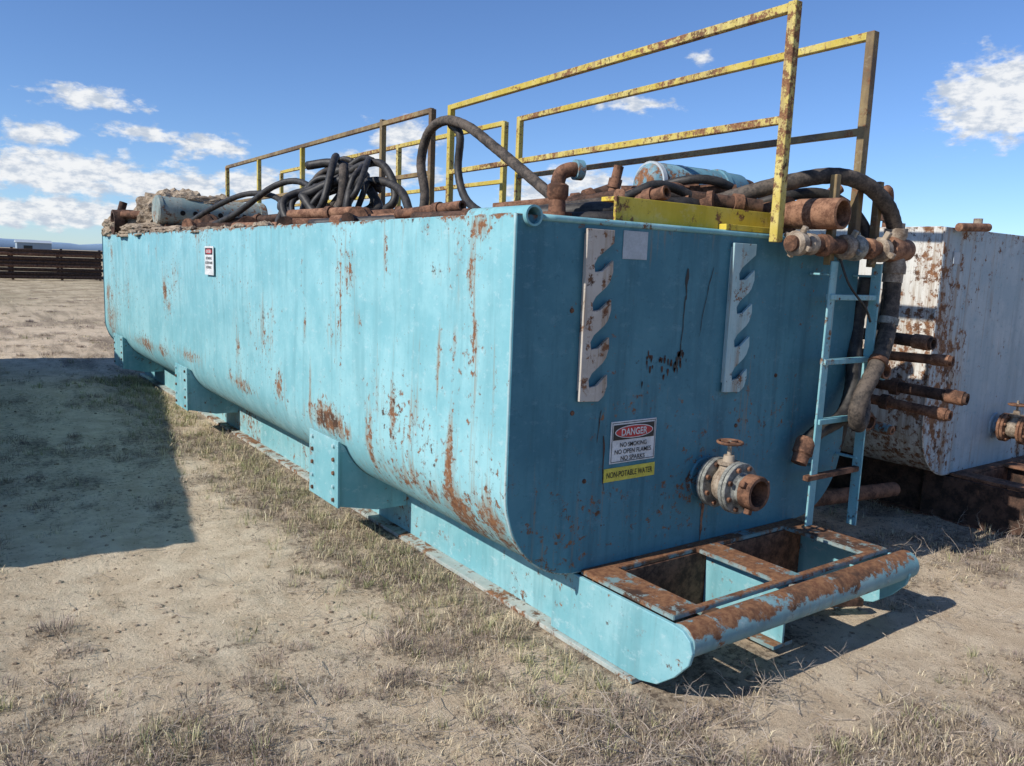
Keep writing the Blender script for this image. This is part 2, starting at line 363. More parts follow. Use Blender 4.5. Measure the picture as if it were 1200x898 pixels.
V=[(-.0245,4.40+.095*math.cos(a),1.757+.022*math.sin(a)) for a in [2*math.pi*i/30 for i in range(30)]]; mesh('danger_oval',V,[tuple(range(30))],M_sr,e)
text('danger_word','DANGER',.14,.026,(-.0255,4.40,1.757),'-x',M_sw,e,.02)
for i,(s,wd) in enumerate((('NO SMOKING',.17),('NO OPEN FLAMES',.21),('NO SPARKS',.15))): text('warning_line',s,wd,.022,(-.0242,4.40,1.70-.038*i),'-x',M_sk,e,.02)
def run(name,x,z0,z1,w,mat,drift=0):
    n=40;Vv=[];Fc=[]
    for i in range(n+1):
        t=i/n; z=z0+(z1-z0)*t; ww=w*(.2+.9*abs(noise.noise(Vector((x*9,z*19,.5))))+.4*(1-t))*math.sin(math.pi*min(1,max(.03,t*.97+.02)))**.4
        xc=x+drift*t+.008*noise.noise(Vector((x*3,z*14,2)))
        Vv+=[(xc-ww/2,-.0145,z),(xc+ww/2,-.0145,z)]
    for i in range(n): Fc.append((2*i,2*i+1,2*i+3,2*i+2))
    return mesh(name,Vv,Fc,mat,tank)
for a in ((1.005,1.75,1.60,.026,0),(1.00,1.62,1.33,.012,-.01),(1.19,1.76,1.62,.009,-.04),(1.15,1.62,1.42,.008,-.04),(1.0,1.36,1.26,.035,-.05)): run('stain',*a[:4],M_sk,a[4])
for i in range(30):
    a=.98+random.gauss(0,.055) if i<13 else .84+random.gauss(0,.05); z=1.30+random.gauss(0,.035); run('stain',a,z+.008,z-random.uniform(.01,.03),random.uniform(.006,.028),M_rustdk)
run('stain',1.24,.60,.36,.03,M_rust2,-.01); run('stain',.52,.98,.72,.012,M_rustdk,.02); run('stain',.50,1.1,.95,.008,M_rustdk,-.02)
for x,z in ((.30,1.55),(.33,1.10),(.42,.78),(1.75,1.2),(1.45,.95)): lathe('weld_nub',(x,-.012,z),(0,-1,0),[(0,.012),(.006,.009),(.007,.0005)],M_rust,tank,8)
# ---------------------------------------------------------------- valve
def valve(x,z,y=-.012,s=1.,handle=True,mi=None,mb=None):
    mi=mi or M_iron; mb=mb or M_end
    e=empty('flanged_valve')
    lathe('wall_nozzle',(x,y,z),(0,-1,0),[(0,.115*s),(.010,.11*s),(.012,.070*s),(.06,.068*s)],mb,e,32)
    for nm,yo,m_ in (('pipe_flange',-.055,mi),('valve_inlet_flange',-.079,mi),('valve_outlet_flange',-.190,mi),('companion_flange',-.214,mi)):
        lathe(nm,(x,y+yo,z),(0,-1,0),[(0,.06*s),(0,.124*s),(.003,.127*s),(.017,.127*s),(.020,.124*s),(.020,.06*s)],m_,e,36)
    lathe('valve_body',(x,y-.099,z),(0,-1,0),[(0,.066*s),(.015,.082*s),(.045,.092*s),(.076,.082*s),(.091,.066*s)],M_tan,e,32)
    lathe('outlet_neck',(x,y-.234,z),(0,-1,0),[(0,.085*s),(.012,.070*s),(.05,.068*s)],mi,e,32)
    lathe('outlet_collar',(x,y-.274,z),(0,-1,0),[(0,.068*s),(0,.084*s),(.060,.086*s),(.067,.080*s),(.067,.064*s),(-.03,.062*s),(-.03,.0005)],M_rust,e,32)
    for i in range(8):
        a=2*math.pi*(i+.5)/8; px,pz=x+.105*s*math.cos(a),z+.105*s*math.sin(a)
        for yo in (-.045,-.182): lathe('flange_bolt',(px,y+yo,pz),(0,-1,0),[(0,.0005),(0,.013*s),(.010,.013*s),(.010,.007*s),(.055,.007*s),(.055,.013*s),(.068,.012*s),(.069,.0005)],M_rust,e,6)
    for a in (.3,2.6,4.4): beam('union_lug',Vector((x,y-.305,z))+Vector((math.cos(a),0,math.sin(a)))*.07*s,Vector((x,y-.305,z))+Vector((math.cos(a),0,math.sin(a)))*.110*s,.03,.03,M_rust,e)
    if handle:
        yv=y-.145
        lathe('bonnet',(x,yv,z+.07*s),(0,0,1),[(0,.05*s),(.035,.042*s),(.035,.055*s),(.05,.055*s),(.05,.03*s),(.08,.026*s),(.08,.011*s),(.155,.010*s),(.155,.0005)],M_tan,e,18)
        ring=[(x+.060*math.cos(t),yv+.060*math.sin(t),z+.215*s) for t in [2*math.pi*i/20 for i in range(21)]]
        tube('handwheel_rim',ring,.0075,M_rust,e,8,1,smoothpath=False)
        beam('handwheel_spoke',(x-.058,yv,z+.215*s),(x+.058,yv,z+.215*s),.014,.012,M_rust,e)
        beam('handwheel_spoke',(x,yv-.058,z+.215*s),(x,yv+.058,z+.215*s),.014,.011,M_rust,e)
    return e
valve(1.235,.695)
# ---------------------------------------------------------------- railings
def railing(segs):
    e=empty('safety_railing')
    for (x0,y0,x1,y1,top,mid,posts,mt,mm,mp) in segs:
        beam('top_rail',(x0,y0,top),(x1,y1,top),.042,.042,mt,e)
        beam('mid_rail',(x0,y0,mid),(x1,y1,mid),.038,.038,mm,e)
        for i,(t,zt) in enumerate(posts):
            x=x0+(x1-x0)*t;y=y0+(y1-y0)*t
            beam('post',(x+.001,y-.001,1.90),(x+.001,y-.001,zt),.050,.048,mp[i] if isinstance(mp,(list,tuple)) else mp,e)
railing([(1.56,-.08,1.70,3.37,3.03,2.50,[(0,3.055),(1,3.05)],M_yel,M_yel,M_yel),
         (1.62,3.55,1.70,9.75,3.02,2.50,[(0,3.03),(.155,3.06),(.50,3.0),(.76,3.0),(1,3.03)],M_brn,M_brn,[M_brn,M_brn,M_yel,M_yel,M_yel])])
railing([(2.26,-.07,2.41,3.36,3.03,2.53,[(0,3.05),(1,3.05)],M_yel,M_brn,[M_brn,M_yel]),
         (2.40,3.58,2.50,9.7,3.02,2.50,[(0,3.03),(.35,3.0),(.7,3.0),(1,3.0)],M_yel,M_yel,M_yel)])
# ---------------------------------------------------------------- ladder
e=empty('access_ladder')
beam('left_rail',(1.97,-.15,.362),(1.985,-.15,1.82),.012,.06,M_teal,e)
beam('right_rail',(2.40,-.15,.30),(2.40,-.15,1.82),.012,.06,M_teal,e)
for z in (.64,.95,1.28,1.63): beam('rung',(1.90 if z<.7 else 1.96,-.15,z),(2.42,-.15,z),.035,.03,M_teal if z>.9 else M_rust,e)
for z in (1.75,.7): 
    for x in (1.985,2.40): beam('standoff',(x,-.013,z),(x,-.15,z),.03,.012,M_teal,e)
beam('grab_post',(1.975,-.12,1.80),(1.97,-.12,2.27),.04,.04,M_brn,e); beam('grab_post',(2.385,-.12,1.80),(2.385,-.12,2.27),.04,.04,M_brn,e)
# ---------------------------------------------------------------- corner pipework + suction hose
e=empty('corner_pipework')
def union(p,d,r,mat=M_tan,l=.07):
    lathe('hammer_union',p,d,[(0,.0005),(0,r),(l*.2,r*1.25),(l*.8,r*1.25),(l,r),(l,.0005)],mat,e,20)
lathe('header_pipe',(1.56,-.17,1.895),(1,0,.01),[(0,.0005),(0,.040),(1.0,.040),(1.0,.0005)],M_rust,e,22)
for x,mm,rr in ((1.58,M_tan,.050),(1.68,M_tan,.044),(1.80,M_rust,.046),(2.00,M_tan,.052),(2.09,M_iron,.056),(2.22,M_rust2,.046),(2.34,M_tan,.055)): union((x,-.17,1.897),(1,0,0),rr,mm,.07)
lathe('elbow_body',(2.44,-.17,1.905),(1,0,0),[(0,.0005),(0,.065),(.03,.072),(.12,.072),(.17,.06),(.20,.062),(.22,.05),(.22,.04),(.12,.038),(.12,.0005)],M_rust2,e,24)
for a in range(4):
    d=Vector((0,math.cos(a*math.pi/2+.5),math.sin(a*math.pi/2+.5))); beam('union_lug',Vector((2.37,-.17,1.905))+d*.055,Vector((2.37,-.17,1.905))+d*.10,.03,.03,M_tan,e)
    beam('union_lug',Vector((2.06,-.17,1.905))+d*.05,Vector((2.06,-.17,1.905))+d*.09,.025,.025,M_iron,e)
    beam('union_lug',Vector((1.62,-.17,1.905))+d*.05,Vector((1.62,-.17,1.905))+d*.085,.025,.025,M_tan,e)
lathe('down_stub',(2.54,-.17,1.86),(-.05,0,-1),[(0,.05),(.05,.065),(.09,.065),(.09,.055),(.14,.055),(.14,.0005)],M_tan,e,22)
lathe('up_stub',(2.52,-.17,1.95),(0,0,1),[(0,.05),(.03,.062),(.07,.062),(.07,.045),(.1,.045)],M_tan,e,22)
lathe('open_discharge_pipe',(1.84,.45,2.065),(.03,-1,-.01),[(0,.0005),(0,.072),(.45,.072),(.45,.080),(.70,.080),(.705,.066),(.4,.066),(.4,.0005)],M_rust2,e,30)
lathe('pipe_flange',(1.85,.10,2.06),(.03,-1,0),[(0,.05),(0,.098),(.03,.098),(.03,.05)],M_rust,e,24)
e=empty('suction_hose')
tube('hose_arch',[(1.45,.55,2.03),(1.60,.3,2.13),(1.78,.05,2.22),(2.0,-.08,2.27),(2.22,-.14,2.24),(2.40,-.17,2.14),(2.50,-.17,2.03),(2.52,-.17,1.98)],.043,M_rubb,e,16,8,.02)
tube('hose_arch_inner',[(1.70,.5,2.02),(1.85,.2,2.14),(2.05,.05,2.19),(2.24,-.02,2.14),(2.36,-.06,2.04),(2.40,-.08,1.95)],.030,M_rub,e,14,8)
tube('hose_drop',[(2.535,-.175,1.76),(2.53,-.18,1.62),(2.49,-.20,1.47),(2.40,-.23,1.33),(2.28,-.25,1.20),(2.19,-.255,1.09),(2.17,-.25,1.0),(2.22,-.235,.93),(2.31,-.20,.97),(2.36,-.16,1.08)],.045,M_rubb,e,16,8,.03)
lathe('hose_clamp',(2.36,-.24,1.29),(-.68,-.1,-.72),[(0,.04),(0,.053),(.03,.053),(.03,.04)],M_rust,e,20)
lathe('hose_clamp',(2.51,-.19,1.52),(-.25,0,-1),[(0,.04),(0,.054),(.04,.054),(.04,.04)],M_iron,e,20)
tube('hose_return',[(2.52,-.02,1.75),(2.50,.0,1.5),(2.44,-.04,1.28),(2.38,-.08,1.1),(2.26,-.11,.95),(2.06,-.10,.88),(1.92,-.09,.80)],.042,M_rub,e,14,8,.03)
tube('hose_second_drop',[(2.60,-.12,1.80),(2.62,-.1,1.55),(2.55,-.1,1.35),(2.52,-.05,1.1),(2.48,0,.9)],.036,M_rub,e,14,8,.03)
lathe('hose_nozzle',(1.96,-.10,.85),(-.45,-.05,-.85),[(0,.045),(.02,.055),(.09,.055),(.10,.045),(.15,.043),(.15,.0005)],M_rust,e,20)
tube('thin_cable',[(2.02,-.15,1.85),(2.06,-.2,1.7),(2.2,-.22,1.58),(2.3,-.2,1.5)],.007,M_rub,e,6,6)
# ---------------------------------------------------------------- clutter on tank top
e=empty('riser_elbow_pipe')
x,y=.60,.5
lathe('base_flange',(x,y,1.88),(0,0,1),[(0,.05),(.05,.05),(.05,.080),(.07,.080),(.075,.055),(.095,.055),(.095,.075),(.12,.075),(.12,.045),(.18,.04),(.20,.054),(.25,.054),(.26,.04)],M_rust,e,22)
tube('elbow',[(x,y,2.12),(x,y,2.15),(x+.015,y-.005,2.19),(x+.055,y-.02,2.21),(x+.09,y-.03,2.212)],.036,M_rust,e,16,6)
lathe('elbow_lip',(x+.08,y-.025,2.212),(1,-.2,0),[(0,.036),(0,.050),(.04,.050),(.04,.036),(-.02,.034),(-.02,.0005)],M_blue,e,20)
e=empty('blue_motor')
lathe('motor_housing',(1.50,.85,2.24),(1,-.05,0),[(0,.0005),(0,.05),(.02,.09),(.05,.12),(.08,.13),(.60,.13),(.60,.14),(.64,.14),(.64,.13),(.80,.125),(.86,.09),(.88,.0005)],M_blue,e,32)
lathe('motor_end_bell',(2.30,.81,2.24),(1,-.05,0),[(0,.0005),(0,.11),(.10,.10),(.14,.06),(.14,.0005)],M_rustdk,e,24)
for k in range(14):
    a=math.pi*k/13; lathe('cooling_fin',(1.60,.85+.128*math.cos(a),2.24+.128*math.sin(a)),(1,-.05,0),[(0,.0005),(0,.005),(.45,.005),(.45,.0005)],M_blue,e,6)
box('motor_foot',(1.60,.76,1.93),(2.25,.94,2.12),M_rust,e)
for xx in (1.56,1.78): lathe('white_band',(xx,.847,2.24),(1,-.05,0),[(0,.12),(0,.136),(.03,.136),(.03,.12)],M_lab,e,28)
e=empty('loose_hoses')
H0=[([(.55,1.0,1.98),(.8,.55,2.02),(1.1,.35,2.06),(1.4,.3,2.08),(1.6,.35,2.05)],.045,M_rub),
 ([(.7,1.2,2.0),(.95,.75,2.06),(1.25,.5,2.12),(1.5,.45,2.13),(1.75,.6,2.06)],.038,M_rubb),
 ([(.5,.75,1.96),(.8,.4,1.98),(1.2,.22,2.0),(1.55,.2,2.0)],.036,M_rub),
 ([(.9,1.0,2.04),(1.1,.7,2.12),(1.3,.6,2.14),(1.6,.62,2.16),(1.9,.5,2.10)],.034,M_rustdk),
 ([(1.1,.7,2.1),(1.22,.5,2.17),(1.38,.45,2.19),(1.5,.5,2.15),(1.55,.6,2.05)],.022,M_rust),
 ([(.85,.5,2.02),(1.0,.38,2.12),(1.12,.34,2.17),(1.3,.33,2.15),(1.45,.25,2.07),(1.7,.2,2.02)],.024,M_rub),
 ([(1.35,.9,2.1),(1.45,.55,2.22),(1.6,.4,2.24),(1.8,.38,2.18),(2.0,.5,2.05)],.026,M_rub),
 ([(1.2,2.95,2.0),(1.2,2.9,2.25),(1.2,2.97,2.50),(1.2,2.86,2.71),(1.2,2.62,2.77),(1.22,2.34,2.70),(1.25,2.05,2.54),(1.25,1.75,2.38),(1.22,1.30,2.15),(1.2,1.05,2.02)],.036,M_rubb),
 ([(1.25,2.62,2.75),(1.27,2.52,2.66),(1.28,2.55,2.42),(1.26,2.42,2.22),(1.22,2.15,2.10),(1.1,1.7,2.03),(1.0,1.2,2.0)],.030,M_rub),
 ([(.4,3.2,1.98),(.7,2.7,2.02),(1.0,2.2,2.03),(1.1,1.7,2.0)],.040,M_rub),
 ([(.3,2.4,1.97),(.6,1.9,2.0),(.8,1.4,2.02),(1.0,.9,2.0)],.036,M_rub),
 ([(.45,6.3,2.0),(.6,5.7,2.15),(.8,5.2,2.4),(.95,4.9,2.45),(1.0,4.5,2.3),(.9,4.0,2.05)],.03,M_rub),
 ([(.35,6.9,2.0),(.5,6.3,2.2),(.7,5.7,2.35),(.85,5.2,2.3),(.8,4.7,2.05)],.028,M_rub),
 ([(1.2,4.6,2.0),(1.1,4.1,2.3),(1.15,3.7,2.4),(1.2,3.3,2.3),(1.1,2.9,2.02)],.035,M_rub)]
for p,r,m in H0: tube('hose',p,r,m,e,12,8,.02)
e=empty('hose_coil')
for k in range(15):
    c=Vector((.92+.08*random.uniform(-1,1),4.15+.30*random.uniform(-1,1),2.25+.07*random.uniform(-1,1)))
    ra=random.uniform(.26,.60); rb=random.uniform(.22,.40); tl=random.uniform(-.8,.8); tz=random.uniform(-.8,.4)
    A=Vector((math.sin(tz)*.6,math.cos(tz),.25*tl)).normalized(); B=Vector((.55,tl*.3,.9)).normalized()
    B=(B-A*B.dot(A)).normalized(); a0=random.uniform(0,6.28); sp_=random.uniform(.8,1.0)
    pts=[c+A*ra*math.cos(a0+t)+B*rb*math.sin(a0+t)+Vector((.06*math.sin(2*t+k)+.02*t,0,.05*math.cos(3*t+k))) for t in [2*math.pi*sp_*i/13 for i in range(14)]]
    pts=[Vector((p.x,p.y,max(p.z,1.95))) for p in pts]
    tube('coil_loop',pts,random.choice([.026,.034,.040]),random.choice([M_rub,M_rub,M_rub,M_rubb]),e,10,6)
e=empty('rusty_pipe_fittings')
fits=[((.25,2.2,1.99),(.75,3.0,1.99),.04),((.3,3.3,1.98),(1.0,3.0,2.02),.045),((.35,4.9,1.98),(.9,3.6,2.0),.05),((.2,5.6,1.98),(1.1,5.2,2.02),.055),((.9,1.8,2.0),(1.5,1.5,2.03),.05),((.85,.22,2.01),(1.2,.16,2.02),.04),((1.1,.6,2.10),(1.62,.42,2.13),.05),((.3,7.0,1.98),(1.2,6.2,2.0),.05),((.5,6.2,2.05),(.9,5.0,2.12),.04),((.35,1.5,1.98),(.55,.9,1.99),.035),((.45,2.9,2.0),(.9,2.0,2.03),.045),((1.0,1.1,2.05),(1.4,1.0,2.2),.04),((.7,3.4,2.05),(1.3,2.9,2.12),.05),
 ((.8,1.35,2.05),(1.5,1.0,2.16),.045),((.45,1.9,2.02),(.55,1.3,2.06),.03),((1.9,.9,2.05),(2.3,.3,2.12),.045),((1.3,.8,2.18),(1.75,.35,2.2),.028),((2.0,1.3,2.2),(2.45,1.0,2.22),.05),((.5,3.9,2.08),(.75,3.2,2.1),.04),((2.1,.25,2.0),(2.35,.1,2.25),.035),((1.0,.5,2.05),(1.05,.2,2.12),.035),((1.35,.32,2.12),(1.68,.12,2.09),.04),((1.15,.75,2.0),(1.2,.72,2.3),.028)]
for p,q,r in fits:
    pipe('pipe',p,q,r,random.choice([M_rust,M_rust2,M_rustdk]),e); d=Vector(q)-Vector(p)
    lathe('collar',Vector(p)+d*.6,d,[(0,r),(0,r*1.35),(.05,r*1.35),(.05,r)],M_rust,e,18)
for (x,y,z,s,yy) in ((.35,3.6,1.98,.07,.5),(.5,5.0,2.0,.10,.3),(.3,6.4,2.0,.10,1.2),(.7,2.2,1.98,.06,.2),(.6,6.9,2.05,.14,.9),(.5,2.6,2.02,.08,.8),(1.35,.35,2.08,.075,2.6),(.95,.45,2.08,.06,2.0)):
    lathe('flange_fitting',(x,y,z),(math.sin(yy),math.cos(yy),.1),[(0,.0005),(0,s),(.03,s),(.03,s*.55),(.12,s*.5),(.12,s*.9),(.15,s*.9),(.15,.0005)],random.choice([M_rust,M_rustdk,M_rust2]),e,20)
e=empty('perforated_cylinder')
lathe('cylinder_shell',(.32,8.0,2.24),(1,.02,.0),[(0,.0005),(0,.17),(.02,.185),(.06,.185),(.06,.175),(1.25,.175),(1.25,.185),(1.32,.185),(1.34,.17),(1.34,.0005)],M_cyl,e,36)
for i in range(6):
    x=.60+.15*i; zz=2.24-.02
    lathe('dark_slot_disc',(x,8.0-.172,zz),(0,-1,0),[(-.01,.03),(.006,.03),(.006,.0005)],M_dark,e,16)  # black discs on the shell, their colour stands for shade inside holes
box('cylinder_cradle',(.4,7.85,1.93),(1.5,8.15,2.07),M_rust,e)
e=empty('mud_pile')
for i,(c,s) in enumerate((((.75,8.75,2.08),(.55,.5,.48)),((1.15,8.6,2.05),(.5,.4,.44)),((.3,8.2,1.95),(.35,.5,.14)),((.5,7.3,1.93),(.5,.6,.11)),((1.0,7.2,1.94),(.6,.4,.13)),((.25,9.3,2.0),(.3,.4,.25)),((.25,6.2,1.93),(.25,.7,.07)),((.2,5.0,1.93),(.2,.6,.05)),((.9,8.02,2.38),(.35,.14,.07)))):
    blob('mud_heap',c,s,M_dirt,e,5,.16,2.5,i)
for i in range(170):
    x=random.uniform(.03,.9)**1.3;y=random.uniform(3.2,9.6);s=random.uniform(.012,.045); blob('mud_clod',(x,y,1.955),(s,s*1.2,s*.8),M_dirt,e,2,.3,2,i)
e=empty('pump_skid_machinery')
box('gear_case',(.10,9.15,1.93),(.34,9.5,2.28),M_rustdk,e,.02); box('gear_case',(.40,9.25,1.93),(.62,9.55,2.24),M_rust,e,.02)
lathe('machine_wheel',(.02,8.95,2.10),(-1,0,0),[(-.1,.0005),(-.1,.16),(.02,.16),(.02,.12),(-.02,.1),(-.02,.0005)],M_rustdk,e,24)
pipe('machine_pipe',(.1,8.8,2.2),(.5,8.3,2.2),.05,M_rust,e); pipe('machine_pipe',(.15,9.3,2.2),(.2,9.3,2.38),.05,M_rustdk,e)
pipe('machine_pipe',(1.3,9.0,1.95),(1.3,9.0,2.5),.04,M_rust,e); box('gear_case',(1.2,6.6,1.93),(1.5,7.0,2.2),M_rustdk,e,.02)
# ---------------------------------------------------------------- second tank (right) with manifold
t2=empty('steel_mud_tank',(3.60,.10,0))
tank_body(t2,2.4,9.6,2.10,.36,.40,M_white,M_pale,4.)
skid(t2,9.6,0,2.4,mt=M_rustdk,mf=M_rust,mg=M_rust)  # dark rust on the webs doubles as painted shade beneath this tank
e=empty('tank_top_fittings')
pipe('top_pipe',(3.66,.04,2.10),(3.98,.0,2.115),.028,M_rust2,e); 
tube('vent_pipe',[(3.75,.6,2.05),(3.75,.6,2.20),(3.75,.6,2.30),(3.70,.58,2.36),(3.62,.55,2.37)],.032,M_rust,e,14,6)
lathe('vent_nut',(3.75,.6,2.16),(0,0,1),[(0,.03),(0,.055),(.06,.055),(.06,.03)],M_rustdk,e,8)
lathe('top_fitting',(4.15,.15,2.05),(0,0,1),[(0,.05),(.1,.05),(.1,.03),(.14,.03),(.14,.0005)],M_tan,e,14)
box('number_tag',(3.72,.078,1.86),(3.80,.086,1.94),M_lab,e,.001)
valve(4.66,.66,.088,.85,mi=M_rust2,mb=M_pale)
e=empty('pipe_manifold')
pipe('header',(2.95,.75,.55),(2.95,.75,1.55),.07,M_rustdk,e,False); box('header_bracket',(2.46,.70,1.0),(2.90,.80,1.08),M_rustdk,e)
box('header_bracket',(2.46,.70,.6),(2.90,.80,.66),M_rustdk,e)
for (p,q,r,m) in (((3.02,.7,1.40),(3.0,-.21,1.36),.038,M_rustdk),((2.95,.65,1.25),(3.08,-.30,1.26),.030,M_rust),((2.95,.7,1.10),(3.10,-.40,1.04),.036,M_rustdk),((2.95,.7,1.0),(3.0,-.36,.94),.032,M_rust),((2.9,.6,1.16),(2.85,-.02,1.17),.045,M_rust2),((2.8,.6,.92),(2.72,-.02,.86),.05,M_rust),((3.1,.6,.80),(3.12,.05,.76),.03,M_rust2)):
    pipe('stub_pipe',p,q,r,m,e); p=Vector(p);q=Vector(q);d=(q-p); L_=d.length
    lathe('stub_collar',p+d*(1-.12/L_),d,[(0,r),(0,r*1.22),(.10,r*1.22),(.10,r)],random.choice([M_rust,M_blue,M_rust2]),e,18)
    lathe('stub_collar',p+d*random.uniform(.35,.6),d,[(0,r),(0,r*1.5),(.05,r*1.5),(.05,r)],M_rustdk,e,18)
tube('manifold_hose',[(2.7,.5,1.7),(2.68,.3,1.4),(2.7,.2,1.1),(2.75,.2,.8),(2.8,.3,.5)],.05,M_rub,e,12,6)
tube('manifold_hose',[(3.1,1.2,1.3),(3.1,.8,1.2),(3.1,.6,.9),(3.0,.5,.5),(2.9,.4,.2)],.05,M_rub,e,12,6)
pipe('manifold_drain',(2.6,.3,.30),(3.5,.2,.28),.05,M_rust,e)
# third tank, left of the photographer: casts the shadow on the grass
t3=empty('steel_mud_tank',(-5.75,2.82,0),rad(-10.5))
tank_body(t3,2.44,9.6,2.0,.36,.42,M_teal,M_end,9.)
skid(t3,9.6,0)
# ---------------------------------------------------------------- camera
CX,CY,CZ=-1.9239,-2.6760,1.7276; yaw,pit,rol=.6250,-.1439,.0383
Fv=Vector((math.sin(yaw)*math.cos(pit),math.cos(yaw)*math.cos(pit),math.sin(pit)))
rt=Vector((math.cos(yaw),-math.sin(yaw),0)); up=rt.cross(Fv)
Rv=rt*math.cos(rol)+up*math.sin(rol); Uv=-rt*math.sin(rol)+up*math.cos(rol)
cd=bpy.data.cameras.new('camera'); cam=bpy.data.objects.new('camera',cd); sc.collection.objects.link(cam); sc.camera=cam
Mx=Matrix((Rv,Uv,-Fv)).transposed().to_4x4(); Mx.translation=Vector((CX,CY,CZ)); cam.matrix_world=Mx
cd.sensor_width=36; cd.lens=941.7/1200*36; cd.clip_end=30000; cd.clip_start=.05
# ---------------------------------------------------------------- ground
def gh(x,y):
    v=Vector((x,y,0)); d=math.hypot(x-CX,y-CY)
    f=1/(1+(d/25)**2)
    h=(.030*noise.fractal(v*.9,1,2,3)+.020*noise.fractal(v*5,1,2.1,4))*f
    inside=max(0,min(1,(x+.3)/.5))*max(0,min(1,(3-x)/.4))*max(0,min(1,(y+1.2)/.4))
    return h*(1-.7*inside)-.008*inside
BARE=((1.55,-.80,.45,.18,.5),(.85,-.98,.35,.12,.45),(-.9,1.2,.5,.6,.30),(2.6,-.9,.5,.3,.3),(-.3,.3,.5,.4,.2),(-1.3,3.5,.5,.8,.15))
LUSH=((.1,-.75,.35,.2,.35),(-1.5,.3,.35,.5,.30),(.2,3.0,.35,2.5,.35),(3.6,-.5,.8,.3,.3),(-.9,-.35,.5,.25,.25),(.5,-1.3,.5,.2,.3))
def veg(x,y):
    q=noise.noise(Vector((x*.55,y*.55,3.)))*.50+noise.noise(Vector((x*1.9,y*1.9,7.)))*.40+noise.noise(Vector((x*6,y*6,1.)))*.40+noise.noise(Vector((x*15,y*15,4.)))*.25
    for a,b,sa,sb,k in BARE:
        t=((x-a)/sa)**2+((y-b)/sb)**2
        if t<9: q-=k*math.exp(-t*.5)
    for a,b,sa,sb,k in LUSH:
        t=((x-a)/sa)**2+((y-b)/sb)**2
        if t<9: q+=k*math.exp(-t*.5)
    return q
N=520
t=np.linspace(-1,1,N); k=9.8
ax=1.0*np.sinh(k*t)*(9000/math.sinh(k))
gx=ax-.3; gy=ax+0.0
V=np.zeros((N*N,3)); GC=np.ones((N*N,4))
for j in range(N):
    for i in range(N):
        x=gx[i];y=gy[j]; nr=abs(x)<80 and abs(y)<80
        V[j*N+i]=(x,y,gh(x,y) if nr else 0); GC[j*N+i,:3]=(veg(x,y)*.5+.5) if nr else .5
idx=np.arange(N*N).reshape(N,N)
Fq=np.stack([idx[:-1,:-1],idx[:-1,1:],idx[1:,1:],idx[1:,:-1]],-1).reshape(-1,4)
def fastmesh(name,V,Fq,mat,col=None,smooth=True):
    me=bpy.data.meshes.new(name); nv=len(V); nf,kk=Fq.shape
    me.vertices.add(nv); me.vertices.foreach_set('co',np.ascontiguousarray(V,dtype=np.float32).ravel())
    me.loops.add(nf*kk); me.loops.foreach_set('vertex_index',Fq.astype(np.int32).ravel())
    me.polygons.add(nf); me.polygons.foreach_set('loop_start',np.arange(0,nf*kk,kk,dtype=np.int32)); 
    try: me.polygons.foreach_set('loop_total',np.full(nf,kk,dtype=np.int32))
    except Exception: pass
    me.update(calc_edges=True)
    if smooth: me.polygons.foreach_set('use_smooth',np.ones(nf,dtype=bool))
    if col is not None:
        a=me.color_attributes.new('Col','FLOAT_COLOR','POINT'); a.data.foreach_set('color',np.ascontiguousarray(col,dtype=np.float32).ravel())
    me.materials.append(mat); return link(bpy.data.objects.new(name,me))
s=NT('dry_soil'); P=s.mapped()
va=s.n('ShaderNodeAttribute'); va.attribute_name='Col'; vg=va.outputs['Fac']
n2=s.noise(P,4.5,8,.7); n3=s.noise(P,26,7,.82); n4=s.noise(s.mapped((1,1,1),(40,2,0)),.06,6,.6)
col=s.mix(s.ramp(n2,.35,.65),(.60,.465,.32),(.78,.64,.465))
vv=s.math('ADD',vg,s.math('MULTIPLY',s.math('SUBTRACT',n2,.5),.6))
col=s.mix(s.ramp(vv,.45,.62,0,.75),col,(.36,.285,.205))
fx=s.math('ADD',n3,s.math('MULTIPLY',s.math('SUBTRACT',vg,.5),.30))
col=s.mix(s.ramp(fx,.515,.60,0,.85),col,(.15,.113,.085))
col=s.mix(s.ramp(n3,.32,.43,.65,0),col,(.80,.69,.53))
cxyz=s.sep(); dist=s.math('SQRT',s.math('ADD',s.math('POWER',cxyz[0],2),s.math('POWER',cxyz[1],2)))
fcol=s.mix(s.ramp(s.noise(P,.9,8,.8),.42,.58),(.30,.235,.15),(.60,.50,.34)); fcol=s.mix(s.ramp(n4,.45,.62,0,.5),fcol,(.24,.22,.12))
col=s.mix(s.ramp(dist,12,40),col,fcol)
s.l(col,s.b.inputs['Base Color']); s.b.inputs['Roughness'].default_value=.95; s.b.inputs['Specular IOR Level'].default_value=.1
s.bump(s.math('ADD',s.math('MULTIPLY',n3,.8),n2),.9,.045)
fastmesh('ground',V,Fq,s.m,GC)
